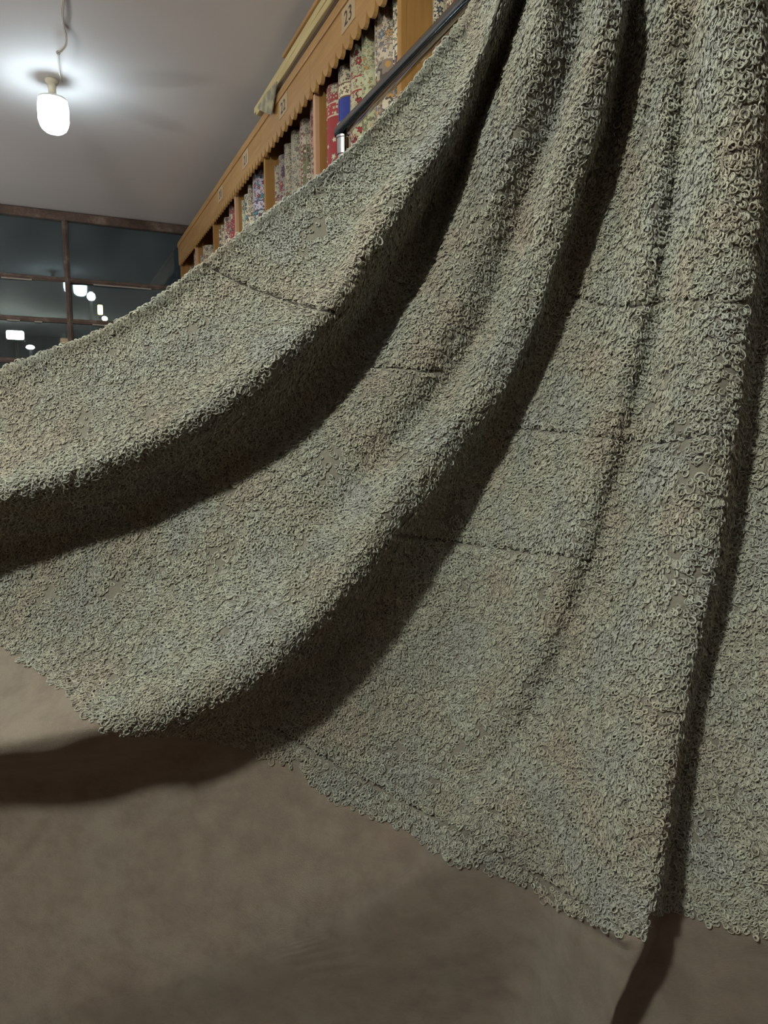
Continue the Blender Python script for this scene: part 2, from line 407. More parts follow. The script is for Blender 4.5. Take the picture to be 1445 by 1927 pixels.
# ------------------------------------------------------------------ rolled carpets
def rug_mat(name, seed, field, border, pal, motif=0.05, motif2=0.02, vine=True, vine_c=None, top=0.16, dens=1.0, plain=False, stripes=None, field_end=None):
    """field: ground; pal: motif colours; sizes in metres on the cloth"""
    k = NT(name, 0.95)
    k.b.inputs['Sheen Weight'].default_value = 0.15
    uv = k.n('ShaderNodeUVMap').outputs[0]
    mp = k.n('ShaderNodeMapping'); mp.inputs['Location'].default_value = (seed*1.37, seed*.71, 0); k.l(uv, mp.inputs[0])
    wn = k.n('ShaderNodeTexNoise'); wn.inputs['Scale'].default_value = 38; wn.inputs['Detail'].default_value = 2; k.l(mp.outputs[0], wn.inputs[0])
    wa = k.n('ShaderNodeVectorMath', operation='SCALE'); k.l(wn.outputs['Color'], wa.inputs[0]); wa.inputs['Scale'].default_value = 0.010 if not plain else 0.002
    wb = k.n('ShaderNodeVectorMath', operation='ADD'); k.l(mp.outputs[0], wb.inputs[0]); k.l(wa.outputs[0], wb.inputs[1]); P = wb.outputs[0]
    sx = k.n('ShaderNodeSeparateXYZ'); k.l(uv, sx.inputs[0]); V = sx.outputs[1]; U = sx.outputs[0]
    def flower(size, petals, thr, amp, cols, below):
        vo = k.n('ShaderNodeTexVoronoi', voronoi_dimensions='2D', feature='F1'); vo.inputs['Scale'].default_value = 1/size
        vo.inputs['Randomness'].default_value = 0.75
        k.l(P, vo.inputs['Vector'])
        sub = k.n('ShaderNodeVectorMath', operation='SUBTRACT'); k.l(P, sub.inputs[0]); k.l(vo.outputs['Position'], sub.inputs[1])
        s3 = k.n('ShaderNodeSeparateXYZ'); k.l(sub.outputs[0], s3.inputs[0])
        ang = k.math('ARCTAN2', s3.outputs[1], s3.outputs[0])
        sc = k.n('ShaderNodeSeparateColor'); k.l(vo.outputs['Color'], sc.inputs[0])
        rad = k.math('MULTIPLY_ADD', k.math('COSINE', k.math('MULTIPLY_ADD', ang, petals, k.math('MULTIPLY', sc.outputs[1], 6.0))), amp, thr)
        rad = k.math('MULTIPLY', rad, k.math('MULTIPLY_ADD', sc.outputs[2], 0.6, 0.6))
        m = k.math('LESS_THAN', vo.outputs['Distance'], rad)
        m2 = k.math('LESS_THAN', vo.outputs['Distance'], k.math('MULTIPLY', rad, 0.72))
        m3 = k.math('LESS_THAN', vo.outputs['Distance'], thr*0.28)
        n = len(cols)
        c = k.ramp(sc.outputs[0], [(i/n, cols[i]) for i in range(n)], 'CONSTANT')
        c2 = k.ramp(sc.outputs[0], [(i/n, cols[(i+1) % n]) for i in range(n)], 'CONSTANT')
        r = k.mix(m, below, tuple(x*.35 for x in pal[0])); r = k.mix(m2, r, c); r = k.mix(m3, r, c2)
        return r
    g = field
    if not plain:
        if vine:
            w1 = k.n('ShaderNodeTexNoise'); w1.inputs['Scale'].default_value = 22/motif*.03; w1.inputs['Detail'].default_value = 1.0; k.l(P, w1.inputs[0])
            a = k.math('ABSOLUTE', k.math('SUBTRACT', w1.outputs[0], 0.5)); g = k.mix(k.math('LESS_THAN', a, 0.014), g, vine_c or pal[-1])
            a2 = k.math('ABSOLUTE', k.math('SUBTRACT', w1.outputs[0], 0.62)); g = k.mix(k.math('LESS_THAN', a2, 0.012), g, pal[0])
        g = flower(motif2, 4, 0.26, 0.10, pal, g)
        g = flower(motif*.55, 5, 0.27*dens, 0.07, pal[::-1], g)
        g = flower(motif, 7, 0.36*dens, 0.06, pal, g)
    elif motif:
        # plain ground with scattered blossoms
        fl = flower(motif, 5, 0.26, 0.06, pal, g)
        g = k.mix(k.math('LESS_THAN', V, -0.13), g, fl) if seed == 1 else g
    # end border at the top of the roll: v runs 0 at the top, negative downward
    bd = flower(0.028, 6, 0.38, 0.10, pal, flower(0.012, 4, 0.3, 0.1, pal[::-1], border))
    c = k.mix(k.math('GREATER_THAN', V, -top), g, bd)
    def band(v0, v1, col, c):
        m = k.math('MULTIPLY', k.math('LESS_THAN', V, -v0), k.math('GREATER_THAN', V, -v1)); return k.mix(m, c, col)
    gu = flower(0.016, 4, 0.36, 0.12, pal, tuple(min(1, x*1.2) for x in border))
    c = band(top-.012, top+.03, gu, c)
    c = band(top-.014, top-.010, pal[0], c); c = band(top+.028, top+.033, pal[0], c)
    if stripes:
        st = k.math('FRACT', k.math('MULTIPLY', U, 1/0.085))
        for a0, a1, col in stripes:
            m = k.math('MULTIPLY', k.math('GREATER_THAN', st, a0), k.math('LESS_THAN', st, a1)); c = k.mix(m, c, col)
        zz = k.math('FRACT', k.math('MULTIPLY', V, 60)); m = k.math('MULTIPLY', k.math('GREATER_THAN', st, .42), k.math('LESS_THAN', st, .48))
        c = k.mix(k.math('MULTIPLY', m, k.math('LESS_THAN', zz, .5)), c, (0.62, 0.55, 0.42))
    n = k.noise(P, 500, 2); c = k.mix(k.math('MULTIPLY', n, 0.25), c, (0.12, 0.10, 0.08))
    k.color(c); k.bump(n, 0.3, 0.001); return k.m
CRM = (0.62, 0.55, 0.40); SGE = (0.44, 0.45, 0.30); PGR = (0.46, 0.50, 0.36); BEI = (0.42, 0.38, 0.29); RED = (0.34, 0.035, 0.04)
NVY = (0.03, 0.035, 0.08); BRN = (0.16, 0.09, 0.05); OCH = (0.48, 0.27, 0.08); WIN = (0.22, 0.02, 0.035); OLV = (0.16, 0.17, 0.08)
BLU = (0.022, 0.045, 0.30); GRY = (0.24, 0.24, 0.22); TEAL = (0.05, 0.30, 0.34); PNK = (0.42, 0.22, 0.18); IVO = (0.72, 0.66, 0.52); SLT = (0.14, 0.17, 0.24)
G = 'rolled carpets standing in the shelf'
# (bay, left edge px, top z, radius, material kwargs, label)
RUGS = [
 (0, 352, 2.63, .055, dict(field=BEI, border=BRN, pal=[BRN, CRM, PNK]), 'pale brown carpet roll in the bay nearest the window'),
 (0, 360, 2.70, .055, dict(field=IVO, border=CRM, pal=[BRN, BEI, GRY]), 'ivory carpet roll beside the last divider near the window'),
 (1, 371.5, 2.62, .056, dict(field=CRM, border=PGR, pal=[SLT, SGE, PNK]), 'greenish cream carpet roll, left one in the second bay from the window'),
 (1, 378, 2.66, .066, dict(field=PNK, border=CRM, pal=[BRN, CRM, GRY]), 'thick dusty pink carpet roll in the second bay from the window'),
 (2, 403, 2.645, .066, dict(field=CRM, border=CRM, pal=[NVY, GRY, BRN], motif=.08), 'cream carpet roll with a dark medallion in the third bay from window'),
 (2, 416, 2.655, .052, dict(field=BEI, border=CRM, pal=[PNK, GRY, BRN]), 'plain beige carpet roll beside the cream medallion roll'),
 (2, 422, 2.675, .05, dict(field=CRM, border=CRM, pal=[RED, NVY, PNK]), 'cream carpet roll with red and navy flowers in the third bay'),
 (2, 428.5, 2.715, .052, dict(field=RED, border=RED, pal=[NVY, CRM, CRM]), 'red topped carpet roll against the divider in the third bay'),
 (3, 447, 2.655, .062, dict(field=PGR, border=PGR, pal=[OLV, PNK, SGE], dens=.7), 'pale green carpet roll with pink sprigs, left in fourth bay from window'),
 (3, 461, 2.665, .048, dict(field=(0.58, 0.55, 0.30), border=CRM, pal=[NVY, TEAL, OLV]), 'yellowish carpet roll with a dark teal medallion'),
 (3, 470, 2.69, .045, dict(field=CRM, border=CRM, pal=[BRN, GRY, BEI]), 'narrow cream carpet roll between the yellowish and turquoise rolls'),
 (3, 475, 2.725, .06, dict(field=(0.55, 0.55, 0.50), border=(0.50, 0.45, 0.55), pal=[NVY, TEAL, WIN, OCH], motif=.06), 'light grey carpet roll with turquoise and wine flowers'),
 (4, 514, 2.645, .054, dict(field=CRM, border=BEI, pal=[WIN, SGE, NVY, PNK], motif=.055), 'cream carpet roll with purple flowers, far left under label 22'),
 (4, 527, 2.665, .052, dict(field=CRM, border=GRY, pal=[WIN, RED, SGE, NVY], motif=.06), 'carpet roll with wine red flowers on cream under label 22'),
 (4, 539, 2.685, .042, dict(field=IVO, border=BEI, pal=[GRY, BEI, BRN], top=.25), 'slim ivory and grey carpet roll next to the wine flowered one'),
 (4, 548, 2.70, .075, dict(field=IVO, border=BEI, pal=[GRY, SGE, BRN], top=.25, motif=.07), 'thick ivory and grey scrollwork carpet roll under label 22'),
 (4, 567, 2.70, .068, dict(field=OLV, border=BEI, pal=[BRN, CRM, GRY], top=.07, stripes=[(.0, .2, BRN), (.2, .24, CRM), (.38, .42, WIN), (.42, .48, WIN), (.7, .74, GRY)]), 'dark carpet roll with a long red and white ladder stripe'),
 (4, 583, 2.74, .05, dict(field=BEI, border=PNK, pal=[BRN, CRM, WIN]), 'pink and grey carpet roll against the divider under label 22'),
 (5, 606, 2.685, .071, dict(field=RED, border=RED, pal=[CRM, IVO, CRM], motif=.042, plain=True, top=.075), 'red carpet roll with cream blossoms, left end below label 23'),
 (5, 639, 2.70, .052, dict(field=BLU, border=CRM, pal=[BRN, BEI, NVY], motif=0, plain=True, top=.07), 'plain royal blue carpet roll with a gold band'),
 (5, 659, 2.715, .052, dict(field=(0.50, 0.49, 0.33), border=SGE, pal=[RED, RED, SGE, CRM], motif=.08, top=.11), 'sage carpet roll with large red floral shapes beside the blue one'),
 (5, 684, 2.725, .045, dict(field=(0.50, 0.52, 0.33), border=SGE, pal=[SGE, OCH, OLV], motif=.06, top=.14), 'slim pale green carpet roll between the red flowered and ivory ones'),
 (5, 702, 2.745, .067, dict(field=(0.64, 0.58, 0.46), border=(0.50, 0.43, 0.34), pal=[(0.25, 0.2, 0.17), OCH, SLT, BEI], motif=.085, motif2=.028, top=.14), 'ivory carpet roll with orange and blue flowers on curling vines'),
 (5, 737.5, 2.76, .055, dict(field=IVO, border=CRM, pal=[NVY, PNK, OLV], motif=.045), 'cream speckled carpet roll with dark dots against the wide divider'),
 (6, 809, 2.70, .046, dict(field=(0.55, 0.50, 0.33), border=CRM, pal=[NVY, GRY, CRM], motif=.05), 'olive cream carpet roll with navy spots right of the wide divider'),
 (6, 826, 2.72, .075, dict(field=(0.62, 0.52, 0.34), border=CRM, pal=[BRN, OLV, PNK, WIN], motif=.09), 'tan carpet roll with big pink and green blossoms behind the chrome tube'),
]
def roll_mesh(R, H, seed):
    """a rolled sheet: spiral section, loose outer flap; origin at base"""
    rnd = random.Random(seed); turns = 3.2; n = int(turns*30); th0 = rnd.uniform(2.2, 3.2)
    pts = []
    for i in range(n+1):
        t = i/n; a = th0-turns*2*math.pi*(1-t); r = R*(0.30+0.70*min(1.0, t/0.66))-(0.003 if t < 0.69 else 0.0)
        r = r*(1+0.012*math.sin(3*a+seed)); pts.append((r*math.cos(a), r*math.sin(a), a))
    bm = bmesh.new(); uvl = bm.loops.layers.uv.new('UVMap')
    zs = np.linspace(0, H, 14); rows = []
    for z in zs:
        wv = 1+0.012*math.sin(z*7+seed)
        rows.append([bm.verts.new((x*wv, y*wv, z)) for x, y, a in pts])
    for j in range(len(zs)-1):
        for i in range(n):
            f = bm.faces.new((rows[j][i], rows[j][i+1], rows[j+1][i+1], rows[j+1][i])); f.smooth = True
            for lp, (ii, jj) in zip(f.loops, ((i, j), (i+1, j), (i+1, j+1), (i, j+1))):
                lp[uvl].uv = (pts[ii][2]*R, zs[jj]-H)
    me = bpy.data.meshes.new('rolled_carpet'); bm.to_mesh(me); bm.free(); return me
for i, (bay, px, zt, R, mk, lab) in enumerate(RUGS):
    same = [r for r in RUGS if r[0] == bay]; k = same.index(RUGS[i])
    sb = {5: .022, 6: .085, 4: .035}.get(bay, .025)      # how far back this bay's rolls stand
    edge = lambda p: hit(p, 300, 0, XS+sb+0.020)[1]
    e0 = min(edge(px), DIV[bay]-0.014)
    e1 = max(edge(same[k+1][1]), DIV[bay+1]+.016) if k+1 < len(same) else DIV[bay+1]+0.014
    R = max(.02, min(0.078, (e0-e1)/2-0.0035)); y = (e0+e1)/2 if k == len(same)-1 and R < .078 else e0-R-.0035; x = XS+sb+R
    H = zt-ZB
    me = roll_mesh(R-0.004, H, i+1)
    mk = dict(mk); seed = 1 if 'blossoms, left end' in lab else i+2
    o = link('rolled_carpet', me, rug_mat('carpet_weave_%02d' % i, seed, **mk))
    tag(o, lab, 'carpet', G); o.location = (x, y, ZB+0.001)
    s = o.modifiers.new('thickness', 'SOLIDIFY'); s.thickness = 0.006; s.offset = 0

# ------------------------------------------------------------------ chrome garment rack
ROD0 = EYE + 1.75*ray(643, 247)
rack = empty('garment_rack', (ROD0[0], ROD0[1], 0), label='chrome garment rack whose tube runs behind the draped cloth', cat='rack')
zr = ROD0[2]; RR = 0.0165
bm = bmesh.new(); add_tube(bm, [(0, 0.012, zr), (0, -1.95, zr)], RR, 32)
from_bm('hanging_tube', bm, M_DCHROME, rack, smooth=True)
for yy in (-0.012, -1.90):
    bm = bmesh.new(); add_lathe(bm, [(0.0, 0.03), (.0143, .03), (.0143, zr-RR-.014), (0, zr-RR-.014)], (0, yy, 0), 24)
    from_bm('post', bm, M_CHROME, rack, smooth=False)
    bm = bmesh.new(); add_lathe(bm, [(0.0145, zr-RR-.045), (.0162, zr-RR-.043), (.0162, zr-RR-.006), (.0178, zr-RR-.005), (.0178, zr-RR+.000), (.006, zr-RR+.002), (0, zr-RR+.002)], (0, yy, 0), 24)
    from_bm('collar', bm, M_CHROME, rack, smooth=False)
    bm = bmesh.new(); add_lathe(bm, [(0, zr+RR+.0135), (.005, zr+RR+.0125), (.0085, zr+RR+.008), (.0085, zr+RR+.003), (.005, zr+RR-.001), (0, zr+RR-.001)], (0.004, yy+.03, 0), 16)
    from_bm('cap_screw', bm, M_CHROME, rack, smooth=True)
    bm = bmesh.new(); add_box(bm, (-.2, yy-.02, 0), (.2, yy+.02, .03), .006)
    from_bm('foot', bm, M_CHROME, rack)

# ------------------------------------------------------------------ the draped cloth
def rod_at(x):
    lo, hi_ = -0.2, 1.62
    for _ in range(50):
        m = (lo+hi_)/2
        if proj(ROD0-np.array((0, m, 0)))[0] < x: lo = m
        else: hi_ = m
    return proj(ROD0-np.array((0, lo, 0)))
def base_depth(x, y):
    xs = [-400, 0, 300, 600, 885, 960, 1040, 1120, 1220, 1340, 1440, 1560, 1700]
    ds = [1.17, 1.16, 1.15, 1.14, 1.125, 1.06, 0.975, 0.905, 0.83, 0.765, 0.725, 0.69, 0.67]
    st = lambda a, b: (lambda t: t*t*(3-2*t))(np.clip((y-a)/(b-a), 0, 1))
    rgt = np.clip((x-500)/700, 0, 1)
    return np.interp(x, xs, ds) + 0.15*st(-300, 700)*rgt*(1-0.6*st(1000, 1750)) + 0.02*st(700, 1500)*np.clip((x-200)/800, 0, 1) + 0.10*st(1400, 2100)
# guides run from the rod, fanning down and to the left: rod x, then (x, y, relief), relief < 0 towards the viewer
Z = lambda pts, *r: [(p[0], p[1], r[0] if len(r) == 1 else float(np.interp(i/(len(pts)-1), np.linspace(0, 1, len(r)), r))) for i, p in enumerate(pts)]
GUIDES = [
 (902, Z([(897,-2),(877,36),(832,91),(792,143),(731,214),(659,287),(592,345),(495,415),(396,490),(298,567),(194,626),(63,677),(0,704),(-200,788)], .03,.01,.0,.0)),
 (915, Z([(912,-12),(880,60),(832,130),(765,212),(703,286),(615,366),(505,458),(385,543),(262,623),(130,695),(0,752),(-200,845)], .03,.012,.006)),
 (932, Z([(932,-20),(902,60),(855,150),(790,250),(720,350),(640,440),(540,530),(430,610),(300,690),(150,765),(0,830),(-200,910)], .015,.0,-.004)),
 (948, Z([(945,-20),(918,60),(878,145),(812,250),(745,330),(700,385),(655,463),(610,530),(545,600),(450,680),(330,758),(170,828),(0,888),(-200,960)], -.015,-.03,-.035)),
 (960, Z([(946,-20),(920,60),(884,150),(828,262),(768,345),(727,405),(680,475),(630,560),(560,635),(462,715),(345,790),(185,866),(0,925),(-200,1000)], -.045,-.06,-.065,-.07)),
 (968, Z([(958,-20),(934,60),(899,150),(844,268),(787,355),(750,420),(702,492),(650,575),(575,660),(478,742),(362,815),(198,895),(0,953),(-200,1025)], -.005,-.035,-.045)),
 (970, Z([(969,-20),(948,60),(912,150),(860,275),(804,365),(766,435),(718,508),(664,593),(588,682),(490,765),(372,840),(205,918),(0,980),(-200,1046)], .06,.035,.02)),
 (973, Z([(982,-20),(965,60),(932,155),(879,285),(821,378),(776,450),(730,525),(677,612),(602,705),(503,790),(384,865),(210,945),(0,1010),(-200,1072)], .09,.10,.09,.08,.07)),
 (978, Z([(996,-12),(978,42),(960,86),(926,172),(894,255),(866,340),(836,424),(806,490),(772,560),(722,635),(652,725),(542,817),(396,903),(212,982),(0,1042),(-200,1100)], .11,.12,.12,.105,.11,.11)),
 (990, Z([(1005,-12),(987,42),(970,88),(937,174),(906,257),(879,342),(852,426),(832,468),(808,530),(764,600),(690,710),(575,830),(430,925),(240,1010),(0,1090),(-200,1145)], .03,.025,.025,.045,.095,.115)),
 (1030, Z([(1038,-20),(1014,90),(985,190),(955,290),(925,390),(888,500),(838,612),(762,728),(645,862),(482,985),(280,1092),(0,1178),(-200,1230)], -.04,-.04,-.03,.015,.075,.095)),
 (1075, Z([(1104,-20),(1088,80),(1066,165),(1042,243),(1008,325),(972,430),(940,540),(898,640),(830,740),(740,850),(640,955),(500,1070),(290,1180),(0,1276),(-200,1318)], .05,.05,.04,.03,.03,.04,.05)),
 (1120, Z([(1142,-20),(1129,60),(1107,150),(1083,240),(1054,332),(1023,425),(985,550),(925,685),(838,812),(728,953),(600,1133),(430,1263),(235,1345),(0,1392),(-200,1394)], -.035,-.035,-.035,-.05,-.065,-.07)),
 (1140, Z([(1173,-20),(1160,75),(1139,165),(1114,255),(1086,342),(1058,428),(1014,570),(950,712),(865,843),(758,985),(632,1150),(458,1296),(252,1378),(0,1426),(-200,1430)], -.005,-.008,-.012,-.025,-.045,-.045)),
 (1150, Z([(1180,-20),(1168,80),(1147,170),(1122,261),(1094,348),(1067,436),(1023,580),(960,725),(876,858),(770,1000),(645,1168),(472,1316),(258,1400),(0,1446),(-200,1452)], .06,.06,.055,.045,.03,.03)),
 (1165, Z([(1203,-20),(1182,100),(1158,205),(1138,295),(1112,385),(1083,485),(1040,635),(982,765),(900,893),(797,1036),(674,1200),(500,1350),(285,1442),(0,1495),(-200,1502)], .10,.10,.10,.10,.125,.145)),
 (1190, Z([(1225,-20),(1207,160),(1180,350),(1145,530),(1105,690),(1050,840),(980,990),(890,1150),(780,1310),(620,1460),(400,1580),(0,1680),(-200,1700)], .075,.075,.07,.08,.125,.155)),
 (1235, Z([(1265,-20),(1252,170),(1230,370),(1200,570),(1160,760),(1110,940),(1050,1120),(970,1300),(880,1480),(740,1640),(520,1780),(200,1900),(-100,1990)], .024,.022,.02,.026,.09,.13)),
 (1285, Z([(1305,-20),(1293,180),(1268,400),(1233,620),(1192,830),(1150,1030),(1105,1220),(1065,1400),(1030,1560),(975,1750),(900,1920),(830,2080)], .048,.054,.06,.06,.085,.12)),
 (1335, Z([(1348,-20),(1340,180),(1323,400),(1298,620),(1266,840),(1232,1050),(1192,1250),(1160,1430),(1125,1600),(1080,1780),(1010,1950),(960,2080)], -.02,-.02,-.016,-.010,.03,.09)),
 (1395, Z([(1400,-20),(1398,180),(1386,400),(1366,620),(1336,840),(1300,1050),(1255,1250),(1225,1430),(1195,1600),(1160,1780),(1100,1950),(1060,2080)], -.028,-.028,-.028,-.026,-.008,.03)),
 (1430, Z([(1432,-20),(1430,180),(1420,400),(1400,620),(1372,840),(1335,1060),(1288,1280),(1262,1440),(1238,1600),(1212,1765),(1150,1920),(1105,2080)], -.012,-.010,-.010,-.008,-.008,-.010)),
 (1436, Z([(1442,-20),(1440,180),(1430,400),(1410,620),(1382,840),(1345,1063),(1297,1284),(1270,1444),(1245,1606),(1220,1770),(1160,1928),(1118,2086)], .03,.03,.03,.03,.03,.03)),
 (1445, Z([(1456,-20),(1454,185),(1445,405),(1425,625),(1397,848),(1362,1070),(1312,1295),(1284,1455),(1258,1618),(1232,1780),(1178,1940),(1136,2095)], .06,.065,.07,.08,.09,.095)),
 (1470, Z([(1490,-20),(1488,190),(1480,415),(1466,640),(1442,865),(1412,1090),(1370,1320),(1338,1480),(1310,1640),(1280,1800),(1235,1960),(1195,2110)], .06,.065,.07,.085,.095,.10)),
 (1510, Z([(1540,-20),(1540,200),(1535,430),(1524,660),(1505,890),(1480,1120),(1450,1350),(1425,1510),(1400,1670),(1370,1830),(1330,1990),(1300,2130)], .03,.03,.04,.07,.085,.09)),
 (1560, Z([(1610,-20),(1612,200),(1610,430),(1600,660),(1590,900),(1575,1130),(1555,1370),(1540,1530),(1520,1690),(1500,1850),(1475,2010),(1450,2150)], .03,.03,.045,.07,.085,.09)),
]
NS, NC = 660, 14
def arc_resample(P, n):
    P = np.array(P, float)
    # Catmull-Rom densify
    Q = np.vstack([2*P[0]-P[1], P, 2*P[-1]-P[-2]]); out = []
    for i in range(1, len(Q)-2):
        for t in np.linspace(0, 1, 16, endpoint=False):
            out.append(.5*((2*Q[i])+(Q[i+1]-Q[i-1])*t+(2*Q[i-1]-5*Q[i]+4*Q[i+1]-Q[i+2])*t*t+(3*Q[i]-Q[i-1]-3*Q[i+1]+Q[i+2])*t**3))
    out.append(Q[-2]); D = np.array(out)
    s = np.r_[0, np.cumsum(np.hypot(*np.diff(D[:, :2], axis=0).T))]; s /= s[-1]
    u = np.linspace(0, 1, n)
    return np.stack([np.interp(u, s, D[:, k]) for k in range(D.shape[1])], 1)
rows = []
for xr, pts in GUIDES:
    rx, ry, rd = rod_at(xr)
    P = []
    for x, y, dz in pts: P.append((x, y, base_depth(x, y)+dz))
    g = arc_resample(P, NS)
    # hang it from the rod: a short run from the rod down to the top of the frame
    y0 = g[0, 1]; k = 40
    top = np.array([(rx+(g[0, 0]-rx)*t, ry+(g[0, 1]-ry)*t, (rd-0.014)*(1-t)**1.5+g[0, 2]*(1-(1-t)**1.5)) for t in np.linspace(0, 1, k, endpoint=False)])
    rows.append(np.vstack([top, g]))
GR = np.array(rows)                       # guides x stations x 3
def pchip_cols(Y, m):
    """monotone cubic across guides (axis 0), m samples per interval"""
    n = len(Y); d = np.diff(Y, axis=0); sl = np.zeros_like(Y)
    a, b = d[:-1], d[1:]; same = (a*b) > 0
    den = np.where(same, a+b, 1.0)
    sl[1:-1] = np.where(same, 2*a*b/den, 0.0)*1.0
    sl[0] = d[0]; sl[-1] = d[-1]; out = []
    for i in range(n-1):
        for t in np.arange(m)/m:
            h00 = 2*t**3-3*t**2+1; h10 = t**3-2*t**2+t; h01 = -2*t**3+3*t**2; h11 = t**3-t**2
            out.append(h00*Y[i]+h10*sl[i]+h01*Y[i+1]+h11*sl[i+1])
    out.append(Y[-1]); return np.array(out)
S = pchip_cols(GR, NC)                    # (nc, ns, 3) as x, y, depth
def smooth(A, it):
    for _ in range(it):
        B = A.copy(); B[1:-1] = (A[:-2]+2*A[1:-1]+A[2:])/4; A = B
        B = A.copy(); B[:, 1:-1] = (A[:, :-2]+2*A[:, 1:-1]+A[:, 2:])/4; A = B
    return A
S = smooth(S, 12)
nu, nv = S.shape[:2]
P3 = EYE + S[..., 2:3]*(RT*((S[..., 0:1]-CX)/F) + UP*((CY-S[..., 1:2])/F) + FW)
# gentle irregularity of heavy cloth, in world space
def vnoise(P, scale, seed):
    r = np.random.RandomState(seed); out = 0
    for k in range(5):
        d = r.normal(size=3); d /= np.linalg.norm(d); out = out+np.sin((P@d)*scale*(0.7+0.6*r.rand())+r.rand()*6.28)
    return out/5
def normals(P):
    du = np.gradient(P, axis=0); dv = np.gradient(P, axis=1); n = np.cross(du, dv)
    n /= np.linalg.norm(n, axis=-1, keepdims=True)+1e-12
    flip = np.sign(((EYE-P)*n).sum(-1, keepdims=True).mean()); return n*flip
Nn = normals(P3)
P3 = P3 + Nn*(0.0035*vnoise(P3, 38, 1)+0.0016*vnoise(P3, 95, 2))[..., None]
# stitched rows that pull the pile down, then faint creases in the plain border
seams = [[(500, 1362), (545, 1385), (600, 1422), (680, 1462), (780, 1520), (870, 1560), (950, 1612), (1040, 1660), (1130, 1722), (1212, 1765)],
         [(740, 1003), (850, 1018), (930, 1030), (1010, 1040), (1140, 1052)], [(960, 802), (1060, 812), (1150, 822), (1240, 832), (1340, 815)],
         [(1075, 556), (1130, 572), (1190, 576), (1280, 560), (1400, 565)], [(640, 590), (560, 570), (450, 530), (390, 500)],
         [(700, 690), (760, 690), (830, 700)]]
def crease(pts, width, amp):
    global P3
    d = np.full(S.shape[:2], 1e9)
    for (x0, y0), (x1, y1) in zip(pts, pts[1:]):
        vx, vy = x1-x0, y1-y0; t = np.clip(((S[..., 0]-x0)*vx+(S[..., 1]-y0)*vy)/(vx*vx+vy*vy), 0, 1)
        d = np.minimum(d, np.hypot(S[..., 0]-x0-t*vx, S[..., 1]-y0-t*vy))
    P3 = P3 - Nn*(amp*np.exp(-(d/width)**2))[..., None]
crease([(1040, 1705), (1110, 1755), (1180, 1790)], 9, .0035)
crease([(1060, 1695), (1120, 1735), (1180, 1768)], 7, -.003)
for x0_, y0_, x1_, y1_ in ((60, 1470, 190, 1545), (250, 1440, 420, 1520), (520, 1500, 760, 1640), (200, 1620, 330, 1790), (430, 1640, 640, 1850), (880, 1700, 1010, 1790)): crease([(x0_, y0_), (x1_, y1_)], 12, .0012)
crease([(320, 1400), (250, 1450), (150, 1500)], 7, .0025)
crease([(90, 1555), (50, 1610), (0, 1660), (-60, 1740)], 10, .005)
for sm_ in seams: crease(sm_, 4.5, .005)
Nn = normals(P3)
idx = np.arange(nu*nv).reshape(nu, nv)
Fq = np.stack([idx[:-1, :-1], idx[1:, :-1], idx[1:, 1:], idx[:-1, 1:]], -1).reshape(-1, 4)
def cloth_mat():
    k = NT('taupe_wool_twill', 0.95); k.b.inputs['Sheen Weight'].default_value = 0.1
    uv = k.n('ShaderNodeUVMap').outputs[0]
    ob = k.obj(); n1 = k.noise(ob, 5, 5, 0.6); n2 = k.noise(ob, 22, 6, 0.7); n3 = k.noise(k.scaled(uv, (300, 60, 1)), 3, 3); n4 = k.noise(k.scaled(uv, (60, 300, 1)), 3, 3)
    c = k.ramp(n1, [(0.3, (0.172, 0.136, 0.108)), (0.5, (0.195, 0.163, 0.129)), (0.7, (0.186, 0.168, 0.133))])
    c = k.mix(k.ramp(n2, [(0.40, (0, 0, 0)), (0.68, (0.62,)*3)]), c, (0.115, 0.088, 0.070))
    weave = k.math('ADD', n3, n4)
    at = k.n('ShaderNodeAttribute'); at.attribute_name = 'piled'
    c = k.mix(at.outputs['Fac'], c, k.ramp(n2, [(0.3, (0.13, 0.12, 0.098)), (0.7, (0.18, 0.17, 0.14))]))
    c = k.mix(k.ramp(weave, [(0.38, (0.42,)*3), (0.6, (0, 0, 0))]), c, (0.11, 0.092, 0.075))
    k.color(c); k.bump(weave, 0.7, 0.0018); return k.m
q = P3.reshape(-1, 3)[Fq]; fn = np.cross(q[:, 2]-q[:, 0], q[:, 3]-q[:, 1])
if (fn*Nn.reshape(-1, 3)[Fq[:, 0]]).sum() < 0: Fq = Fq[:, ::-1]     # faces look at the viewer, thickness grows behind
me = np_mesh('cloth', P3.reshape(-1, 3), Fq)
uvl = me.uv_layers.new(name='UVMap')
# metric uv: arc length along the middle guide lines
sv = np.r_[0, np.cumsum(np.linalg.norm(np.diff(P3[nu//2], axis=0), axis=1))]
su = np.concatenate([np.zeros((1, nv)), np.cumsum(np.linalg.norm(np.diff(P3, axis=0), axis=2), axis=0)], 0)
UVv = np.stack([su, np.broadcast_to(sv, (nu, nv))], -1).reshape(-1, 2)
uvl.data.foreach_set('uv', UVv[Fq.ravel()].astype(np.float32).ravel())
throw = empty('looped_wool_throw', tuple(P3[nu//2, 0]), label='large grey looped wool throw with a plain taupe border hanging in deep folds', cat='textile')
def rel(o): o.parent = throw; o.matrix_parent_inverse = Matrix.Translation(-Vector(P3[nu//2, 0])); return o
cl = rel(link('cloth', me, cloth_mat()))
cl['label'] = 'plain taupe woven ground and border'
sm = cl.modifiers.new('thickness', 'SOLIDIFY'); sm.thickness = 0.003; sm.offset = -1.0
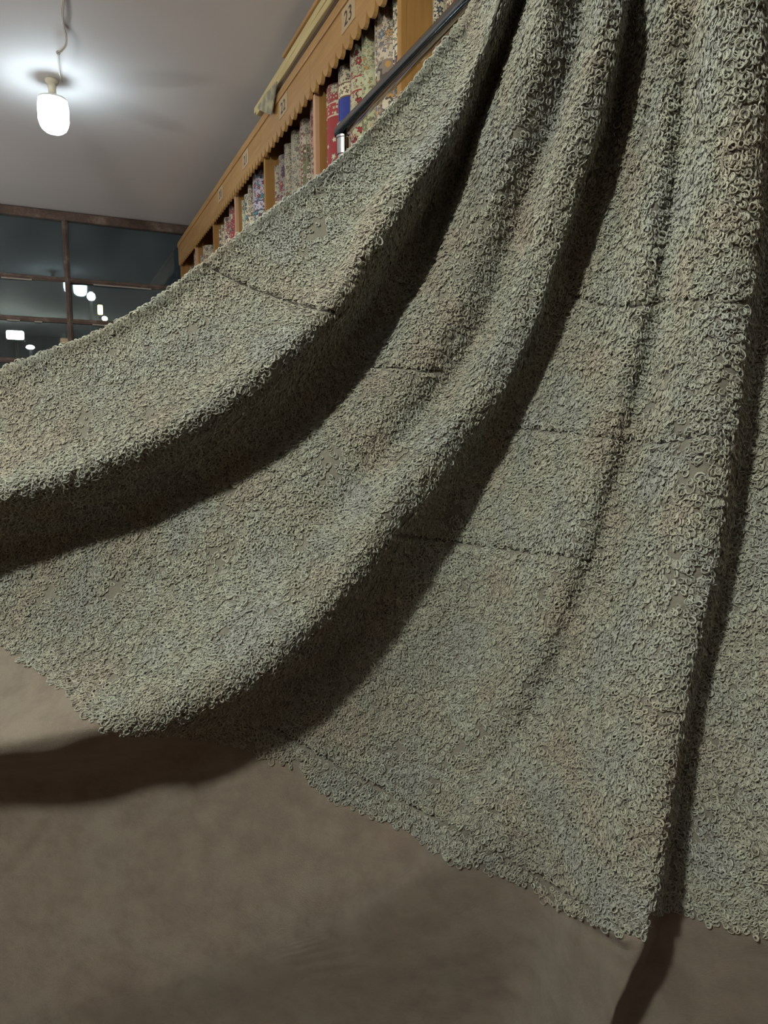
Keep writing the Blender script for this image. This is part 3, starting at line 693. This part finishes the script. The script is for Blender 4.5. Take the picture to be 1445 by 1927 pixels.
# the pile (grey yarn also shows in the ground it is hooked through) ----------------------------------------------------------
border = [(-400, 960), (-200, 1085), (0, 1213), (60, 1255), (120, 1300), (180, 1358), (215, 1378), (300, 1385), (400, 1392), (540, 1436), (575, 1462), (600, 1490), (680, 1530), (770, 1568), (850, 1622), (950, 1652), (1040, 1700), (1130, 1742), (1212, 1770), (1222, 1712), (1290, 1716), (1340, 1738), (1445, 1762), (1700, 1800)]
bx, by = zip(*border)
at = me.attributes.new('piled', 'FLOAT', 'POINT')
at.data.foreach_set('value', np.clip((np.interp(S[..., 0], bx, by)-S[..., 1])/8, 0, 1).astype(np.float32).ravel())
rng = np.random.RandomState(7)
PITCH_U, PITCH_V = 0.0047, 0.0047
# rows follow the weave: walk the surface at even metric spacing
area = np.linalg.norm(np.cross(P3[1:, :-1]-P3[:-1, :-1], P3[:-1, 1:]-P3[:-1, :-1]), axis=-1)
cum = np.cumsum(area.ravel()); N = int(cum[-1]/(PITCH_U*PITCH_V))
pick = np.searchsorted(cum, (np.arange(N)+rng.rand(N))/N*cum[-1]); pick = np.minimum(pick, area.size-1)
iu, iv = np.unravel_index(pick, area.shape)
NE = 2600; iu = np.r_[iu, np.zeros(NE, int)]; iv = np.r_[iv, rng.randint(30, area.shape[1], NE)]; N += NE   # loops standing off the free edge
isedge = np.r_[np.zeros(N-NE, bool), np.ones(NE, bool)]
fu, fv = rng.rand(N), rng.rand(N)
def samp(A):
    fu_, fv_ = fu[:, None], fv[:, None]
    return A[iu, iv]*(1-fu_)*(1-fv_)+A[iu+1, iv]*fu_*(1-fv_)+A[iu, iv+1]*(1-fu_)*fv_+A[iu+1, iv+1]*fu_*fv_
px = samp(S); pos = samp(P3); nor = samp(Nn); nor /= np.linalg.norm(nor, axis=1, keepdims=True)
tv = samp(np.gradient(P3, axis=1)); tv /= np.linalg.norm(tv, axis=1, keepdims=True)
bx, by = zip(*border)
keep = px[:, 1] < np.interp(px[:, 0], bx, by)-4+rng.normal(size=N)*3
keep &= (px[:, 0] > -205) & (px[:, 0] < 1560) & (px[:, 1] > -160)
for s in seams:
    for (x0, y0), (x1, y1) in zip(s, s[1:]):
        vx, vy = x1-x0, y1-y0; t = np.clip(((px[:, 0]-x0)*vx+(px[:, 1]-y0)*vy)/(vx*vx+vy*vy), 0, 1)
        keep &= np.hypot(px[:, 0]-x0-t*vx, px[:, 1]-y0-t*vy) > 4.6
# thin spots where the ground shows
bare = vnoise(pos, 70, 11)+0.6*vnoise(pos, 160, 12)
keep &= ~((bare > 0.50) & (rng.rand(N) < 0.72))
outw = -samp(np.gradient(P3, axis=0))
vm = samp(UVv.reshape(nu, nv, 2))[:, 1] + 0.0012*vnoise(pos, 60, 31)
row = 0.5+0.5*np.cos(vm*2*math.pi/0.0088)
keep &= rng.rand(N) < 0.55+0.45*row
px, pos, nor, tv, row, iu = px[keep], pos[keep], nor[keep], tv[keep], row[keep], iu[keep]; outw = outw[keep]; isedge = isedge[keep]; N = len(px)
down = np.array([0, 0, -1.0]) - nor*(nor@np.array([0, 0, -1.0]))[:, None]
down = down/(np.linalg.norm(down, axis=1, keepdims=True)+1e-9)*0.7+tv*0.3
side = np.cross(nor, down); side /= np.linalg.norm(side, axis=1, keepdims=True)
down = np.cross(side, nor)
ang = 1.1*vnoise(pos, 45, 5)+0.6*vnoise(pos, 120, 6)+rng.normal(size=N)*0.55
d = down*np.cos(ang)[:, None]+side*np.sin(ang)[:, None]; 
ed = outw/np.linalg.norm(outw, axis=1, keepdims=True)+rng.normal(size=(N, 3))*0.5; ed -= nor*(ed*nor).sum(1, keepdims=True)
d = np.where(isedge[:, None], ed/np.linalg.norm(ed, axis=1, keepdims=True), d); wv = np.cross(nor, d)
flatp = np.clip(1-(iu-38)/12.0, 0, 1)                # the upper panel is matted flatter and finer
L = (0.0082-0.0014*flatp)*(0.70+0.55*rng.rand(N)+0.5*(rng.rand(N) < 0.05))*(1+0.18*vnoise(pos, 30, 8))
W = L*(0.68+0.35*rng.rand(N)); lift = (0.0010+0.0034*rng.rand(N)**1.5)*(0.55+0.8*row)*(1-0.45*flatp); tilt = rng.normal(size=N)*0.25
K, SEG = 9, 3
ph = np.radians(np.linspace(-168, 168, K))
cs, sn = np.cos(ph), np.sin(ph)
ctr = (pos[:, None] + d[:, None]*(L[:, None]*.5*(1+cs))[..., None] + wv[:, None]*(W[:, None]*.5*sn)[..., None]
       + nor[:, None]*((lift[:, None]*(0.25+.375*(1+cs))) + (W*.5*tilt)[:, None]*sn + 0.0006)[..., None])
ctr += rng.normal(size=ctr.shape)*0.00022
tan = np.gradient(ctr, axis=1); tan /= np.linalg.norm(tan, axis=2, keepdims=True)
b1 = np.cross(tan, nor[:, None]); b1 /= np.linalg.norm(b1, axis=2, keepdims=True)+1e-9; b2 = np.cross(tan, b1)
rad = (0.00062+0.00028*rng.rand(N))[:, None]*np.array([.7]+[1]*(K-2)+[.7])[None]
tw = rng.rand(N)[:, None]*6.28+np.linspace(0, 5.5, K)[None]       # two plies twisted round each other
pl = (b1*np.cos(tw)[..., None]+b2*np.sin(tw)[..., None])*(rad*0.72)[..., None]
V = np.concatenate([np.stack([ctr+sg*pl+(b1*math.cos(a)+b2*math.sin(a))*rad[..., None] for a in np.arange(SEG)*2*math.pi/SEG], 2) for sg in (1, -1)])
base = (np.arange(2*N)*K*SEG)[:, None, None]
kk = np.arange(K-1)[None, :, None]*SEG; ss = np.arange(SEG)[None, None, :]; s2 = (ss+1) % SEG
Fl = np.stack([base+kk+ss, base+kk+s2, base+kk+SEG+s2, base+kk+SEG+ss], -1).reshape(-1, 4)
FIB = 130000; fi = rng.randint(0, N, FIB); fa = rng.rand(FIB)*6.283; fl = 0.004+0.007*rng.rand(FIB)
fd = down[fi]*np.cos(fa)[:, None]+side[fi]*np.sin(fa)[:, None]; ft = np.linspace(0, 1, 4)[None, :, None]
fc = pos[fi][:, None]+nor[fi][:, None]*(0.001+ft*(1.6-ft)*(0.002+0.004*rng.rand(FIB))[:, None, None])+fd[:, None]*ft*fl[:, None, None]+np.cross(nor[fi], fd)[:, None]*(ft**2)*(rng.normal(size=FIB)*0.002)[:, None, None]
q1 = np.cross(fd, nor[fi])[:, None]; q2 = nor[fi][:, None]; fr = 0.00011*np.array([1, 1, .8, .3])[None, :, None]
FV = np.stack([fc+(q1*math.cos(a)+q2*math.sin(a))*fr for a in (0, 2.094, 4.189)], 2)
fb = (np.arange(FIB)*12)[:, None, None]; f_k = np.arange(3)[None, :, None]*3; f_s = np.arange(3)[None, None, :]; f_2 = (f_s+1) % 3
FF = np.stack([fb+f_k+f_s, fb+f_k+f_2, fb+f_k+3+f_2, fb+f_k+3+f_s], -1).reshape(-1, 4)
pm = np_mesh('pile', np.vstack([V.reshape(-1, 3), FV.reshape(-1, 3)]), np.vstack([Fl, FF+2*N*K*SEG]))
ca = pm.attributes.new('yarn', 'FLOAT', 'POINT')
tone = np.clip(0.5+0.22*vnoise(pos, 16, 21)+0.16*rng.normal(size=N), 0, 1)
ca.data.foreach_set('value', np.concatenate([np.repeat(np.concatenate([tone, tone]), K*SEG), np.repeat(tone[fi], 12)]).astype(np.float32))
def pile_mat():
    k = NT('looped_grey_wool', 0.9); k.b.inputs['Sheen Weight'].default_value = 0.25; k.b.inputs['Sheen Roughness'].default_value = 0.5
    at = k.n('ShaderNodeAttribute'); at.attribute_name = 'yarn'
    n = k.noise(k.obj(), 420, 2)
    c = k.ramp(at.outputs['Fac'], [(0.1, (0.215, 0.205, 0.175)), (0.5, (0.32, 0.32, 0.275)), (0.9, (0.43, 0.44, 0.375))])
    nl = k.noise(k.obj(), 9, 3); tint = k.ramp(nl, [(0.35, (1.0, 0.90, 0.83)), (0.5, (0.97, 1.0, 0.95)), (0.65, (0.88, 0.93, 1.0))])
    mm = k.n('ShaderNodeMix', data_type='RGBA', blend_type='MULTIPLY'); mm.inputs[0].default_value = 0.8
    k.l(k.mix(k.math('MULTIPLY', n, 0.4), c, (0.19, 0.175, 0.145)), mm.inputs[6]); k.l(tint, mm.inputs[7]); k.color(mm.outputs[2]); return k.m
pile = rel(link('looped_pile', pm, pile_mat()))
pile['label'] = 'grey looped wool pile'; pile['kind'] = 'stuff'
print('loops', N)

# shade in the stitched grooves, painted as near-black tubes laid along them
M_SEAM_SHADE = flat('painted_seam_shade', (0.035, 0.03, 0.026), 0.95)
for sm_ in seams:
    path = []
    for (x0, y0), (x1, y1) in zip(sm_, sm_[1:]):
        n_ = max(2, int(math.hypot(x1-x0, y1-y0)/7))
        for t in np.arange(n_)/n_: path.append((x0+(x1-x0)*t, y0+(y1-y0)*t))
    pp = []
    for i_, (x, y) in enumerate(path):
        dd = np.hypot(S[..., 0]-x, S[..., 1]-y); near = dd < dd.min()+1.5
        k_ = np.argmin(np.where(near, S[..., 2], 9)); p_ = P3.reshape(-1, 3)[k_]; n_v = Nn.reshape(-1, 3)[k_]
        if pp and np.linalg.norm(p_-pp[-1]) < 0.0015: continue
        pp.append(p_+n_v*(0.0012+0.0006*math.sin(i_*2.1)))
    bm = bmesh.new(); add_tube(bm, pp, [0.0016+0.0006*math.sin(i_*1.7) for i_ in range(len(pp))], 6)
    o = rel(from_bm('seam_shade', bm, M_SEAM_SHADE, smooth=True)); o['label'] = 'painted shade along a stitched seam groove'
